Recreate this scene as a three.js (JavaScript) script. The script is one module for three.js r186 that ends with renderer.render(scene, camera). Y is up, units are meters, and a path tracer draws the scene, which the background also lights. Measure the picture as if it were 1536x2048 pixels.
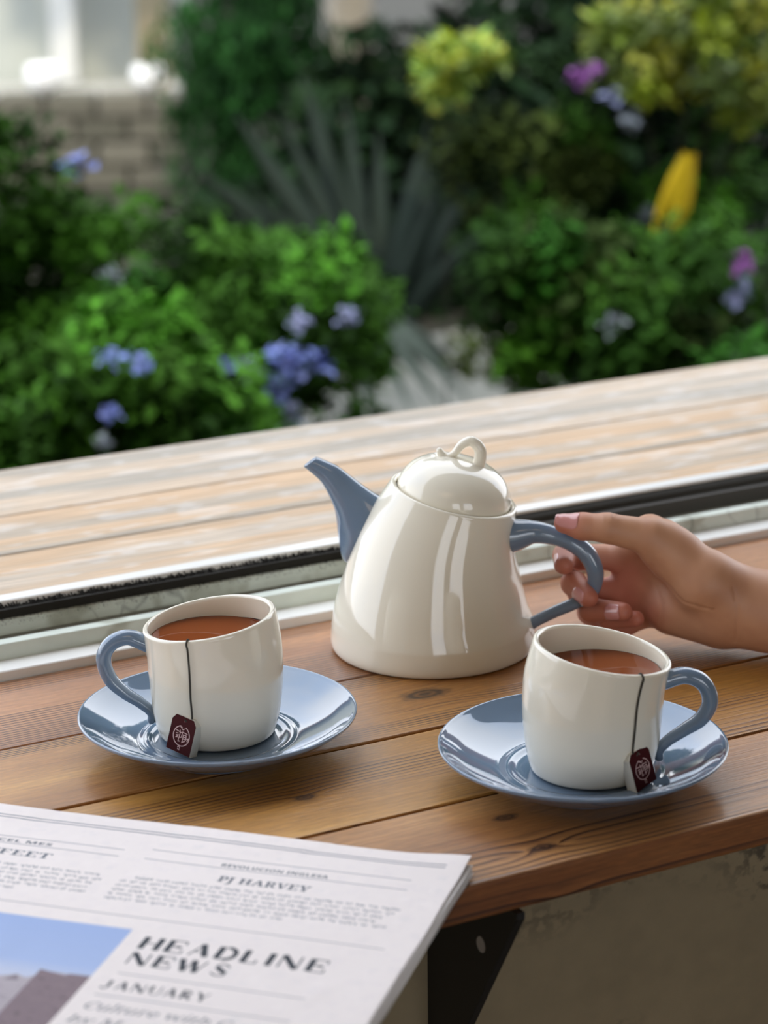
import * as THREE from 'three';
import { mergeGeometries } from 'three/addons/utils/BufferGeometryUtils.js';
import { RoundedBoxGeometry } from 'three/addons/geometries/RoundedBoxGeometry.js';

// ------------------------------------------------------------------ camera, sky, sun, exposure
const scene = new THREE.Scene();
const camera = new THREE.PerspectiveCamera(2 * Math.atan(1024 / 4871.4) * 180 / Math.PI, 0.75, 0.05, 100);
camera.position.set(0, 0.5018, 0);
camera.rotation.set(-0.293, -0.4896, -0.0144, 'YXZ');
camera.focus = 1.33;
camera.userData.fStop = 7.0;

function hash(x, y, s) { let h = Math.imul(x | 0, 374761393) ^ Math.imul(y | 0, 668265263) ^ Math.imul(s | 0, 1274126177); h = Math.imul(h ^ (h >>> 13), 1274126177); h ^= h >>> 16; return (h >>> 0) / 4294967296; }
function vnoise(x, y, s = 0) {
  const xi = Math.floor(x), yi = Math.floor(y); let fx = x - xi, fy = y - yi; fx = fx * fx * (3 - 2 * fx); fy = fy * fy * (3 - 2 * fy);
  const a = hash(xi, yi, s), b = hash(xi + 1, yi, s), c = hash(xi, yi + 1, s), d = hash(xi + 1, yi + 1, s);
  return (a + (b - a) * fx) * (1 - fy) + (c + (d - c) * fx) * fy;
}
function fbm(x, y, s = 0, o = 4) { let v = 0, a = 0.5, n = 0; for (let i = 0; i < o; i++) { v += a * vnoise(x, y, s + i * 17); n += a; a *= 0.5; x *= 2.03; y *= 2.03; } return v / n; }
const sstep = (a, b, x) => { const t = Math.min(1, Math.max(0, (x - a) / (b - a))); return t * t * (3 - 2 * t); };
const mix = (a, b, t) => a + (b - a) * t;
function rng(seed) { let s = seed >>> 0; return () => { s = (s + 0x6d2b79f5) | 0; let t = Math.imul(s ^ (s >>> 15), 1 | s); t = (t + Math.imul(t ^ (t >>> 7), 61 | t)) ^ t; return ((t ^ (t >>> 14)) >>> 0) / 4294967296; }; }

{ // bright hazy sky with soft cloud
  const W = 512, H = 256, data = new Float32Array(W * H * 4);
  for (let j = 0; j < H; j++) {
    const el = ((j + 0.5) / H - 0.5) * Math.PI, y = Math.sin(el);
    for (let i = 0; i < W; i++) {
      const az = ((i + 0.5) / W - 0.5) * 2 * Math.PI, x = Math.cos(az) * Math.cos(el), z = Math.sin(az) * Math.cos(el);
      const k = 1.4 / (Math.max(y, 0) + 0.35), c = sstep(0.36, 0.66, fbm(x * k + 7, z * k + 3, 5, 4));
      const t = Math.pow(Math.max(0, y), 0.6), o = (j * W + i) * 4;
      const clear = [mix(0.92, 0.46, t), mix(1.0, 0.68, t), mix(1.1, 1.1, t)], cloud = [1.12, 1.14, 1.18];
      for (let q = 0; q < 3; q++) data[o + q] = mix(clear[q], cloud[q], 0.25 + 0.7 * c);
      data[o + 3] = 1;
    }
  }
  const sky = new THREE.DataTexture(data, W, H, THREE.RGBAFormat, THREE.FloatType);
  sky.mapping = THREE.EquirectangularReflectionMapping; sky.magFilter = THREE.LinearFilter; sky.needsUpdate = true;
  scene.background = sky; scene.backgroundIntensity = 3.4;
}
const sun = new THREE.DirectionalLight(0xfff2d8, 3.2);
sun.position.set(-1.5, 6, 3.2); sun.target.position.set(2, -0.8, -5);
sun.castShadow = true; sun.shadow.mapSize.set(2048, 2048); sun.shadow.radius = 2;
Object.assign(sun.shadow.camera, { left: -9, right: 9, top: 9, bottom: -9, near: 0.1, far: 30 });
scene.add(sun, sun.target);

const renderer = new THREE.WebGLRenderer({ antialias: true });
renderer.toneMapping = THREE.LinearToneMapping;
renderer.toneMappingExposure = 0.86;
renderer.shadowMap.enabled = true;

// ------------------------------------------------------------------ helpers
const names = new Map();
function numbered(n) { const k = names.get(n) ?? 0; names.set(n, k + 1); return k ? `${n}_${String(k).padStart(3, '0')}` : n; }
function obj(name, geo, mat, parent = scene) {
  const m = new THREE.Mesh(geo, mat); m.name = parent === scene ? numbered(name) : name; m.castShadow = m.receiveShadow = true;
  if (parent !== scene) { const n = parent.children.filter((c) => c.name === name || c.name.startsWith(name + '_0')).length; if (n) m.name = `${name}_${String(n).padStart(3, '0')}`; }
  parent.add(m); return m;
}
function thing(name, label, category, pos = [0, 0, 0], turn = 0, group) {
  const g = new THREE.Group(); g.name = numbered(name); g.position.set(...pos); g.rotation.y = turn; g.userData = { label, category }; if (group) g.userData.group = group; scene.add(g); return g;
}
function tag(o, label, category, group) { Object.assign(o.userData, { label, category }); if (group) o.userData.group = group; return o; }
function struct(name, geo, mat) { const m = obj(name, geo, mat); m.userData.kind = 'structure'; return m; }
function structGroup(name) { const g = new THREE.Group(); g.name = name; g.userData.kind = 'structure'; scene.add(g); return g; }
function box(x0, x1, y0, y1, z0, z1, r = 0) {
  const g = r ? new RoundedBoxGeometry(x1 - x0, y1 - y0, z1 - z0, 2, r) : new THREE.BoxGeometry(x1 - x0, y1 - y0, z1 - z0);
  g.translate((x0 + x1) / 2, (y0 + y1) / 2, (z0 + z1) / 2); return g;
}
const std = (o) => new THREE.MeshStandardMaterial(o), phys = (o) => new THREE.MeshPhysicalMaterial(o);
const rgb = (r, g, b) => new THREE.Color().setRGB(r, g, b);
function dataTex(w, h, fn, srgb = true) { // fn(u, v) -> [r, g, b] 0..1
  const d = new Uint8Array(w * h * 4);
  for (let j = 0; j < h; j++) for (let i = 0; i < w; i++) { const c = fn((i + 0.5) / w, (j + 0.5) / h), o = (j * w + i) * 4; for (let k = 0; k < 3; k++) d[o + k] = Math.max(0, Math.min(255, Math.round(c[k] * 255))); d[o + 3] = 255; }
  const t = new THREE.DataTexture(d, w, h); t.magFilter = THREE.LinearFilter; t.minFilter = THREE.LinearFilter; t.wrapS = t.wrapT = THREE.MirroredRepeatWrapping; if (srgb) t.colorSpace = THREE.SRGBColorSpace; t.needsUpdate = true; return t;
}
// surface through closed rings of points; ends closed by a fan when asked
function loft(rings, capA = true, capB = true, uvs = false) {
  const n = rings[0].length, pos = [], idx = [];
  for (const r of rings) for (const p of r) pos.push(p.x, p.y, p.z);
  for (let i = 0; i + 1 < rings.length; i++) for (let k = 0; k < n; k++) { const a = i * n + k, b = i * n + (k + 1) % n, c = a + n, d = b + n; idx.push(a, b, c, b, d, c); }
  const cap = (i, flip) => { const c = new THREE.Vector3(); rings[i].forEach((p) => c.add(p)); c.multiplyScalar(1 / n); const o = pos.length / 3; pos.push(c.x, c.y, c.z); for (let k = 0; k < n; k++) { const a = i * n + k, b = i * n + (k + 1) % n; flip ? idx.push(o, b, a) : idx.push(o, a, b); } };
  if (capA) cap(0, true); if (capB) cap(rings.length - 1, false);
  const g = new THREE.BufferGeometry(); g.setAttribute('position', new THREE.Float32BufferAttribute(pos, 3)); g.setIndex(idx); g.computeVertexNormals(); return g;
}
const V = (x, y, z) => new THREE.Vector3(x, y, z);
// ring of radius r round (cx, y, cz), dipping towards +x by tilt degrees
function ring(cx, y, r, tilt = 0, n = 72, cz = 0) {
  const t = tilt * Math.PI / 180, out = [];
  for (let k = 0; k < n; k++) { const p = -k / n * 2 * Math.PI, x = r * Math.cos(p), z = r * Math.sin(p); out.push(V(cx + x * Math.cos(t), y - x * Math.sin(t), cz + z)); }
  return out;
}
const cm = (g) => g.scale(0.01, 0.01, 0.01);
// tube along points [x, y, halfInPlane, halfAcross] in the xy plane
function strap(pts, across = 1, seg = 48, n = 20, cap = true) {
  const c = new THREE.CatmullRomCurve3(pts.map((p) => V(p[0], p[1], 0)), false, 'centripetal');
  const w = pts.map((p) => p[2]), rings = [];
  const lens = [0]; for (let i = 1; i < pts.length; i++) lens.push(i);
  for (let i = 0; i <= seg; i++) {
    const t = i / seg, p = c.getPoint(t), tg = c.getTangent(t), nx = -tg.y, ny = tg.x, f = t * (pts.length - 1), k = Math.min(pts.length - 2, Math.floor(f)), h = mix(w[k], w[k + 1], f - k);
    let round = 1; if (cap) { const e = Math.min(t, 1 - t) * seg; if (e < 3) round = Math.sqrt(1 - Math.pow(1 - (e + 0.15) / 3.15, 2)); }
    const rr = []; for (let q = 0; q < n; q++) { const a = q / n * 2 * Math.PI, u = Math.cos(a) * h * round, v = Math.sin(a) * h * across * round; rr.push(V(p.x + nx * u, p.y + ny * u, v)); }
    rings.push(rr);
  }
  return loft(rings);
}

// ------------------------------------------------------------------ materials
function woodTex(seed, knots, pal, opt = {}) { // pal: [light, mid, dark] sRGB 0..1; plank length opt.len, width opt.wid metres
  const len = opt.len ?? 0.72, wid = opt.wid ?? 0.094, freq = opt.freq ?? 210;
  const bump = [], W = opt.w ?? 1536, H = opt.h ?? 320;
  const col = dataTex(W, H, (uu, vv) => {
    const u = uu * len, v = vv * wid;
    let d = v + 0.007 * (fbm(u * 2.4, v * 9, seed, 3) - 0.5) + 0.0007 * (fbm(u * 16, v * 60, seed + 9, 2) - 0.5), core = 0;
    for (const [ku, kv, r] of knots) {
      const du = (u - ku), dv = (v - kv), w = Math.exp(-(du * du) / (r * r * 14));
      d += Math.sign(dv) * r * 1.5 * w * Math.exp(-Math.abs(dv) / (r * 2.2));
      const e = Math.hypot(du / 1.9, dv) / r; core = Math.max(core, (1 - sstep(0.55, 1.15, e + 0.25 * (fbm(u * 300, v * 300, seed + 2, 2) - 0.5))) * (0.75 + 0.25 * Math.sin(e * 14)));
    }
    const dens = fbm(v * 26 + 5, u * 0.8, seed + 31, 2), ph = d * freq * 1.25 + dens * 5.0, saw = ph - Math.floor(ph);
    const late = Math.pow(saw, 4) * (1 - sstep(0.9, 1, saw)) * sstep(0.40, 0.60, fbm(v * 34, u * 1.4, seed + 41, 3)) * 1.9;
    const fib = fbm(u * 22, v * 1500, seed + 3, 3) - 0.5, blot = fbm(u * 6, v * 26, seed + 4, 4) - 0.5, fine = fbm(u * 160, v * 900, seed + 7, 2) - 0.5;
    const t = Math.min(1, Math.max(0, 0.45 + blot * 1.6 + fib * 0.8)), L = Math.min(1, late * (opt.line ?? 0.8)), out = [0, 0, 0];
    for (let k = 0; k < 3; k++) { let c = mix(pal[1][k], pal[0][k], t); c = mix(c, pal[2][k], L); c = mix(c, pal[2][k] * 0.7, core * 0.85); out[k] = c * (1 + 0.18 * fine); }
    bump.push(0.6 - 0.35 * L + 0.25 * fib + 0.12 * fine - core * 0.1);
    return out;
  });
  let i = 0; const bt = dataTex(W, H, () => { const b = bump[i++]; return [b, b, b]; }, false);
  return [col, bt];
}
const M = {
  ivory: phys({ color: rgb(0.86, 0.805, 0.665), roughness: 0.07, clearcoat: 0.5, clearcoatRoughness: 0.03 }),
  blue: phys({ color: rgb(0.165, 0.235, 0.33), roughness: 0.06, clearcoat: 0.8, clearcoatRoughness: 0.02 }),
  tea: phys({ color: rgb(0.22, 0.052, 0.011), roughness: 0.04, ior: 1.33, specularIntensity: 0.4 }),
  thread: std({ color: rgb(0.05, 0.045, 0.035), roughness: 0.9 }),
  paperwhite: std({ color: rgb(0.66, 0.63, 0.54), roughness: 0.8 }),
  steel: std({ color: rgb(0.012, 0.012, 0.013), roughness: 0.45, metalness: 0.2 }),
  bolt: std({ color: rgb(0.45, 0.42, 0.38), roughness: 0.5 }),
};
const paintTex = dataTex(1024, 128, (u, v) => {
  const s = fbm(u * 40, v * 8, 61, 4), dirt = 0.6 * sstep(0.64, 0.80, fbm(u * 26, v * 5, 71, 4)), crack = sstep(0.012, 0.0, Math.abs(fbm(u * 14, v * 3, 81, 4) - 0.5)) * 0.18;
  const k = 1 - 0.10 * (s - 0.5) - 0.3 * dirt - crack; return [0.93 * k, 0.925 * k * (1 - 0.02 * dirt), 0.885 * k * (1 - 0.08 * dirt)];
});
M.paint = phys({ map: paintTex, roughness: 0.35, clearcoat: 0.2, clearcoatRoughness: 0.2 });
M.white = phys({ color: rgb(0.90, 0.89, 0.85), roughness: 0.3, clearcoat: 0.6, clearcoatRoughness: 0.15 });
M.paintgrey = phys({ map: paintTex, color: rgb(0.80, 0.87, 0.85), roughness: 0.35 });
M.grime = std({ color: rgb(0.10, 0.09, 0.06), roughness: 0.9 });
M.rail = std({ color: rgb(0.10, 0.095, 0.085), roughness: 0.45, metalness: 0.4 });
M.brush = std({ color: rgb(0.022, 0.020, 0.016), roughness: 1 });
const plasterTex = dataTex(1024, 512, (u, v) => {
  const a = fbm(u * 9, v * 5, 11, 5), b = fbm(u * 60, v * 34, 12, 4), st = sstep(0.48, 0.80, fbm(u * 7 + 3, v * 5, 13, 3)) * sstep(0.40, 0.72, fbm(u * 130, v * 80, 14, 3)), k = 0.66 + 0.07 * (a - 0.5) + 0.05 * (b - 0.5) - 0.27 * st;
  return [0.82 * k, 0.73 * k, 0.57 * k];
});
M.plaster = std({ map: plasterTex, roughness: 0.95, bumpMap: plasterTex, bumpScale: 0.002 });
M.roomwall = std({ color: rgb(0.46, 0.39, 0.29), roughness: 0.95 });
M.floor = std({ color: rgb(0.16, 0.12, 0.09), roughness: 0.6 });
M.dark = std({ color: rgb(0.05, 0.05, 0.045), roughness: 0.9 });

// ------------------------------------------------------------------ the room
const FY = -0.95, CY = 1.75, X0 = -2.2, X1 = 4.2, ZB = 3.2;
struct('floor', box(X0 - 0.2, X1 + 0.2, FY - 0.1, FY, -1.345, ZB + 0.2), M.floor);
struct('ceiling', box(X0 - 0.2, X1 + 0.2, CY, CY + 0.2, -1.6, ZB + 0.2), M.roomwall);
{
  const uvw = (g, s) => { const p = g.attributes.position, uv = g.attributes.uv; for (let i = 0; i < p.count; i++) uv.setXY(i, p.getX(i) / s, p.getY(i) / (s / 2)); return g; };
  struct('wall_front', uvw(box(X0 - 0.2, X1 + 0.2, FY, -0.0195, -1.30, -0.994), 0.62), M.plaster);       // low wall carrying the counter
  struct('wall_lintel', mergeGeometries([box(X0 - 0.2, X1 + 0.2, 1.35, CY, -1.345, -1.2), box(X0 - 0.2, -0.7, 0, 1.35, -1.345, -1.2), box(3.0, X1 + 0.2, 0, 1.35, -1.345, -1.2)]), M.roomwall);
  struct('wall_left', box(X0 - 0.2, X0, FY, CY, -1.2, ZB + 0.2), M.roomwall);
  struct('wall_right', box(X1, X1 + 0.2, FY, CY, -1.2, ZB + 0.2), M.roomwall);
  struct('wall_back', mergeGeometries([box(X0, -1.9, FY, CY, ZB, ZB + 0.2), box(-0.5, 0.1, FY, CY, ZB, ZB + 0.2), box(1.5, X1, FY, CY, ZB, ZB + 0.2), box(-1.9, -0.5, 1.45, CY, ZB, ZB + 0.2), box(0.1, 1.5, 1.45, CY, ZB, ZB + 0.2), box(-1.9, -0.5, FY, -0.3, ZB, ZB + 0.2), box(0.1, 1.5, FY, -0.3, ZB, ZB + 0.2)]), M.roomwall);
}
// broad fill lamp added under the ceiling, unseen, to brighten the cup fronts
{
  const t = thing('ceiling_lamp', 'added square white fill lamp under the ceiling, out of view', 'lamp', [-0.5, 1.66, 0.2]);
  obj('housing', box(-0.6, 0.6, 0.03, 0.09, -0.4, 0.4, 0.01), std({ color: 0xeeeeee, roughness: 0.5 }), t);
  obj('diffuser', box(-0.57, 0.57, 0.012, 0.032, -0.37, 0.37, 0.004), std({ color: 0xffffff, emissive: rgb(1, 0.86, 0.66), emissiveIntensity: 0.6 }), t);
  const L = new THREE.RectAreaLight(0xffd09a, 0.8, 1.14, 0.74); L.position.set(0, 0.008, 0); L.rotation.x = -Math.PI / 2; t.add(L);
}

// ------------------------------------------------------------------ window track between counter and deck
{
  const w = structGroup('window_1'), X = [-0.7, 3.0];
  const prof = (pts, name, mat, x0 = X[0], x1 = X[1], userLabel) => { // pts [z, y] closed outline extruded along x
    const s = new THREE.Shape(pts.map(([z, y]) => new THREE.Vector2(-z, y)));
    const g = new THREE.ExtrudeGeometry(s, { depth: x1 - x0, bevelEnabled: false, steps: 1 });
    g.rotateY(Math.PI / 2); g.translate(x0, 0, 0);
    const p = g.attributes.position, uv = g.attributes.uv; for (let i = 0; i < p.count; i++) uv.setXY(i, p.getX(i) / 0.9, (p.getZ(i) + p.getY(i)) / 0.11);
    const m = obj(name, g, mat, w); if (userLabel) m.userData.label = userLabel; return m;
  };
  prof([[-1.281, -0.002], [-1.281, 0.0054], [-1.2816, 0.006], [-1.2992, 0.006], [-1.2992, -0.002]], 'sill_strip', M.white, X[0], X[1], 'bright white painted strip');
  prof([[-1.2992, -0.002], [-1.2992, 0.0056], [-1.3002, 0.0152], [-1.3006, 0.0156], [-1.3088, 0.0156], [-1.3088, -0.002]], 'sill_step', M.paintgrey, X[0], X[1], 'grey green painted step');
  prof([[-1.3088, -0.002], [-1.3088, 0.0118], [-1.3235, 0.0122], [-1.3235, -0.002]], 'groove', M.grime, X[0], X[1], 'dark dirty groove');
  prof([[-1.3235, -0.002], [-1.3235, 0.0128], [-1.3245, 0.0165], [-1.3262, 0.0205], [-1.3305, 0.0222], [-1.3305, -0.002]], 'track', M.paintgrey, X[0], 0.80, 'pale grey track');
  prof([[-1.3225, -0.002], [-1.3225, 0.0128], [-1.3240, 0.0175], [-1.3262, 0.0212], [-1.3305, 0.0222], [-1.3305, -0.002]], 'track', M.rail, 0.80, X[1], 'dark metal sash rail');
  prof([[-1.3305, -0.002], [-1.3305, 0.0258], [-1.3338, 0.0285], [-1.3338, -0.002]], 'sash_edge', M.dark, 0.80, X[1]);
  prof([[-1.3338, -0.002], [-1.3338, 0.0298], [-1.3345, 0.0304], [-1.3450, 0.0304], [-1.3450, -0.002]], 'outer_lip', M.white, X[0], X[1], 'white outer lip');
  // brush seal: tufted strip lying on the track
  const r = rng(77), gs = [], tuft = (x, y, z, l, a, b) => { const c = new THREE.ConeGeometry(0.00055, l, 4, 1); c.rotateX(a); c.rotateZ(b); c.translate(x, y, z); return c; };
  gs.push(box(X[0], 0.80, 0.0195, 0.0266, -1.3338, -1.3278));
  const G2 = gs.map((g) => g.toNonIndexed());
  for (let i = 0; i < 5200; i++) { const x = 0.25 + 0.55 * r(), up = r(), l = 0.0035 + 0.0035 * r() * (0.6 + 0.8 * fbm(x * 30, 1, 5, 3)); G2.push(tuft(x, mix(0.0185, 0.0282, up), mix(-1.3272, -1.3325, up) + 0.0008 * r(), l, 1.1 + 1.1 * r(), (r() - 0.5) * 1.3).toNonIndexed()); }
  for (const g of G2) g.deleteAttribute('uv');
  const br = obj('brush_seal', mergeGeometries(G2), M.brush, w); br.userData.kind = 'stuff';
}

// ------------------------------------------------------------------ counter of four boards
{
  const t = thing('counter', 'varnished brown wooden counter board inside the window, under the cups', 'counter');
  const pal = [[[0.76, 0.55, 0.32], [0.56, 0.36, 0.18], [0.26, 0.14, 0.07]], [[0.79, 0.58, 0.28], [0.62, 0.42, 0.16], [0.30, 0.17, 0.07]], [[0.77, 0.56, 0.29], [0.59, 0.38, 0.17], [0.22, 0.12, 0.05]], [[0.74, 0.52, 0.33], [0.57, 0.36, 0.19], [0.26, 0.14, 0.07]]];
  // boards from the front edge to the sill: [z0 (near), z1 (far), knots (x, z, r)]
  const boards = [[-0.909, -0.9975, [[0.5824, -0.9682, 0.004], [0.5797, -0.9283, 0.0045]]], [-0.9985, -1.0895, [[0.5064, -1.0412, 0.004]]], [-1.0925, -1.1815, [[0.6317, -1.1389, 0.0085]]], [-1.1825, -1.281, []]];
  const xa = -0.9, xb = 2.9, u0 = 0.32;
  boards.forEach(([za, zb, knots], i) => {
    const wid = za - zb, [c, b] = woodTex(100 + i * 37, knots.map(([x, z, r]) => [x - u0, (za - z), r]), pal[i], { wid, freq: [150, 190, 260, 230][i], line: [0.85, 1.05, 1.4, 1.05][i], w: 2048, h: 384 });
    const g = new RoundedBoxGeometry(xb - xa, 0.0195, wid, 3, i === 0 ? 0.0028 : 0.0012); g.translate((xa + xb) / 2, -0.00975, (za + zb) / 2);
    const p = g.attributes.position, n = g.attributes.normal, uv = g.attributes.uv;
    for (let k = 0; k < p.count; k++) { const side = Math.abs(n.getZ(k)) > 0.7; uv.setXY(k, (p.getX(k) - u0) / 0.72, side ? (0.3 + (p.getY(k) + 0.02) / wid) : (za - p.getZ(k)) / wid); }
    const face = phys({ map: c, bumpMap: b, bumpScale: 0.0006, roughness: 0.4, clearcoat: 0.5, clearcoatRoughness: 0.22 });
    obj('board', g, i ? face : [face, face, face, face, phys({ map: c, color: rgb(0.55, 0.46, 0.42), roughness: 0.6 }), face], t);   // the front edge is given a darker colour
  });
}
// bracket under the counter
{
  const t = thing('bracket', 'black triangular steel bracket under the front edge of the wooden counter', 'bracket', [0.5557, -0.0195, -0.994]);
  const s = new THREE.Shape(); s.moveTo(0, 0); s.lineTo(0.088, 0); s.lineTo(0.088, -0.003); s.lineTo(0.012, -0.129); s.lineTo(0, -0.129); s.closePath();
  const hole = new THREE.Path(); hole.absellipse(0.0542, -0.0308, 0.0045, 0.0045, 0, Math.PI * 2); s.holes.push(hole);
  const g = new THREE.ExtrudeGeometry(s, { depth: 0.004, bevelEnabled: true, bevelSize: 0.0004, bevelThickness: 0.0004, bevelSegments: 1 }); g.rotateY(-Math.PI / 2);
  obj('plate', g, M.steel, t);
  const bolt = new THREE.CylinderGeometry(0.0042, 0.0042, 0.003, 20); bolt.rotateZ(Math.PI / 2); bolt.translate(-0.0028, -0.0308, 0.0542); obj('bolt', bolt, M.bolt, t);
}

// ------------------------------------------------------------------ deck outside the window
{
  const t = thing('deck', 'weathered pale wooden deck boards just outside the window track', 'deck');
  const zs = [[-1.3455, -1.4265], [-1.4285, -1.5085], [-1.5105, -1.620]];
  zs.forEach(([za, zb], i) => {
    const W = 1024, H = 192, len = 1.3, wid = za - zb;
    const c = dataTex(W, H, (uu, vv) => {
      const u = uu * len, v = vv * wid, wv = v + 0.008 * (fbm(u * 4, v * 12, 200 + i, 3) - 0.5);
      const a = sstep(0.42, 0.62, fbm(u * 2.6, wv * 40, 210 + i, 4)), g = sstep(0.44, 0.66, fbm(u * 2.2 + 9, wv * 60, 220 + i, 4)), f = fbm(u * 26, wv * 700, 230 + i, 3) - 0.5, sp = sstep(0.58, 0.72, fbm(u * 40, wv * 130, 240 + i, 3));
      const base = [0.78, 0.715, 0.635], or = [0.79, 0.645, 0.49], gr = [0.66, 0.625, 0.57], o = [];
      for (let k = 0; k < 3; k++) { let q = mix(base[k], or[k], a * [0.7, 0.65, 0.2][i]); q = mix(q, gr[k], g * [0.6, 0.75, 0.95][i]); q = mix(q, 0.86, sp * 0.35); o[k] = q * (1 + 0.28 * f); }
      return o;
    });
    const g = new RoundedBoxGeometry(5, 0.03, wid, 2, 0.0015); g.translate(1.2, 0.013, (za + zb) / 2);
    const p = g.attributes.position, uv = g.attributes.uv; for (let k = 0; k < p.count; k++) uv.setXY(k, (p.getX(k) - 0.3) / len, (za - p.getZ(k)) / wid);
    obj('board', g, std({ map: c, roughness: 0.75 }), t);
  });
  obj('fascia', box(-1.3, 3.7, -0.8, -0.004, -1.60, -1.35), std({ color: rgb(0.2, 0.15, 0.1), roughness: 0.9 }), t);
}

// ------------------------------------------------------------------ crockery
const TURN = -0.4896;
function lathe(pts, n = 96) { return new THREE.LatheGeometry(pts.map(([r, y]) => new THREE.Vector2(r, y)), n); }
const saucerPts = (() => { // centre top -> rim -> underside
  const s = new THREE.CatmullRomCurve3([[0.001, 0.62], [2.4, 0.62], [3.5, 0.64], [3.8, 0.74], [4.05, 0.76], [4.35, 0.74], [5.2, 0.98], [6.3, 1.46], [7.2, 2.02], [7.44, 2.17], [7.52, 2.14], [7.5, 2.0], [7.2, 1.76], [6.2, 1.12], [5.0, 0.58], [4.2, 0.32], [3.95, 0.06], [3.75, 0.0], [3.55, 0.08], [3.3, 0.25], [0.001, 0.25]].map(([r, y]) => V(r, y, 0)), false, 'centripetal', 0.5);
  return s.getPoints(180).map((p) => [Math.max(0.001, p.x) * 0.01, p.y * 0.01]);
})();
const saucerGeo = lathe(saucerPts, 128);
{ const p = saucerGeo; p.computeVertexNormals(); }

// cup: outer rings from foot to rim, handle side at +x (cm, foot at 0)
function cupRings(k) {
  return [[k.c[0], 0.05, 2.9, 0], [k.c[0], 0.12, 3.12, 0], [k.c[0], 0.5, 3.27, 0], [k.c[1], 1.6, 3.49, 0.6], [k.c[2], 3.2, 3.62, 2], [k.c[3], 4.8, 3.66, k.t * 0.55], [k.c[4], 6.0, 3.62, k.t * 0.85], [k.c[5], 6.42, 3.61, k.t]];
}
function interp(rings, n) { // smooth resampling of ring parameters
  const c = [0, 1, 2, 3].map((q) => new THREE.CatmullRomCurve3(rings.map((r, i) => V(i, r[q], 0)))), out = [];
  for (let i = 0; i <= n; i++) out.push(c.map((cc) => cc.getPoint(i / n).y)); return out;
}
function makeCup(k) {
  const outer = interp(cupRings(k), 40), last = outer[outer.length - 1], rings = [];
  rings.push(ring(outer[0][0], 0.12, 2.5, 0)); rings.push(ring(outer[0][0], 0.0, 2.7, 0));
  for (const [c, y, r, t] of outer) rings.push(ring(c, y, r, t));
  // rolled lip: outside over the top to the inside
  for (let q = 1; q <= 8; q++) { const a = q / 8 * Math.PI; rings.push(ring(last[0] + 0.02, last[1] + 0.15 * Math.sin(a), last[2] - 0.15 + 0.15 * Math.cos(a), last[3])); }
  const w = 0.3;
  for (let i = outer.length - 3; i >= 4; i -= 2) { const [c, y, r, t] = outer[i]; rings.push(ring(c, y, r - w, t)); }
  rings.push(ring(outer[0][0], 0.55, 2.6, 0), ring(outer[0][0], 0.45, 1.2, 0));
  return cm(loft(rings));
}
function cupSurface(k, phi, f) { // point on the outside, phi from the handle direction, f 0..1 up
  const o = interp(cupRings(k), 40), i = Math.min(40, f * 40), a = o[Math.floor(i)], b = o[Math.min(40, Math.ceil(i))], u = i - Math.floor(i), q = a.map((x, j) => mix(x, b[j], u)), t = q[3] * Math.PI / 180;
  const x = q[2] * Math.cos(phi); return V(q[0] + x * Math.cos(t), q[1] - x * Math.sin(t), q[2] * Math.sin(phi)).multiplyScalar(0.01);
}
const fwd = V(Math.sin(-TURN), 0, -Math.cos(TURN)), rgt = V(Math.cos(TURN), 0, Math.sin(-TURN)); // horizontal view axes of the place
const spot = (o, a, y, c) => [o[0] + rgt.x * a - fwd.x * c, y, o[2] + rgt.z * a - fwd.z * c];
const SL = [0.4966, 0, -1.126], SR = [0.642, 0, -0.9894], TP = [0.676, 0, -1.208];
const cupR = { c: [0, 0.02, 0.02, 0.12, 0.38, 0.5], t: 10.5 }, cupL = { c: [0, -0.03, -0.05, 0.0, 0.14, 0.22], t: 8.0 };
const hR = [[3.05, 4.55, 0.5], [3.7, 4.78, 0.47], [4.81, 5.06, 0.44], [5.74, 4.62, 0.43], [6.12, 3.6, 0.43], [5.68, 2.67, 0.4], [4.82, 2.05, 0.34], [3.93, 1.42, 0.3], [3.5, 0.86, 0.28], [3.62, 0.33, 0.22]];
const hL = [[3.0, 4.85, 0.5], [3.65, 5.13, 0.46], [4.65, 5.5, 0.43], [5.55, 5.15, 0.42], [5.98, 4.34, 0.42], [5.7, 3.17, 0.4], [4.95, 2.33, 0.34], [4.09, 1.71, 0.3], [3.5, 1.09, 0.28], [3.62, 0.49, 0.22]];
function crockery(o, k, hp, turn, base, words) {
  const s = obj('saucer', saucerGeo, M.blue); s.position.set(...o); tag(s, words.saucer, 'saucer');
  const c = thing('teacup', words.cup, 'cup', base, turn);
  obj('bowl', makeCup(k), M.ivory, c);
  const h = obj('handle', cm(strap(hp, 1.15, 64, 20)), M.blue, c); h.userData.label = 'grey blue curved handle';
  // tea: a filled slug with a level top that meets the inner wall
  const outer = interp(cupRings(k), 40), rings = [], lvl = k.level;
  for (let q = 6; q <= 40; q++) { const [cc, y, r, t] = outer[q]; if (y > lvl - 0.1) break; rings.push(ring(cc, y, r - 0.32, t)); }
  const at = outer.reduce((a, b) => (Math.abs(b[1] - lvl) < Math.abs(a[1] - lvl) ? b : a)); rings.push(ring(at[0], lvl, at[2] - 0.31, 0), ring(at[0], lvl - 0.012, at[2] - 0.4, 0));
  const tea = obj('tea', cm(loft(rings)), M.tea); tea.position.set(...base); tea.rotation.y = turn; tag(tea, words.tea, 'tea');
  return c;
}
cupR.level = 5.35; cupL.level = 5.5;
const baseL = spot(SL, -0.001, 0.0066, -0.006), baseR = spot(SR, 0.0045, 0.0066, 0);
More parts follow.
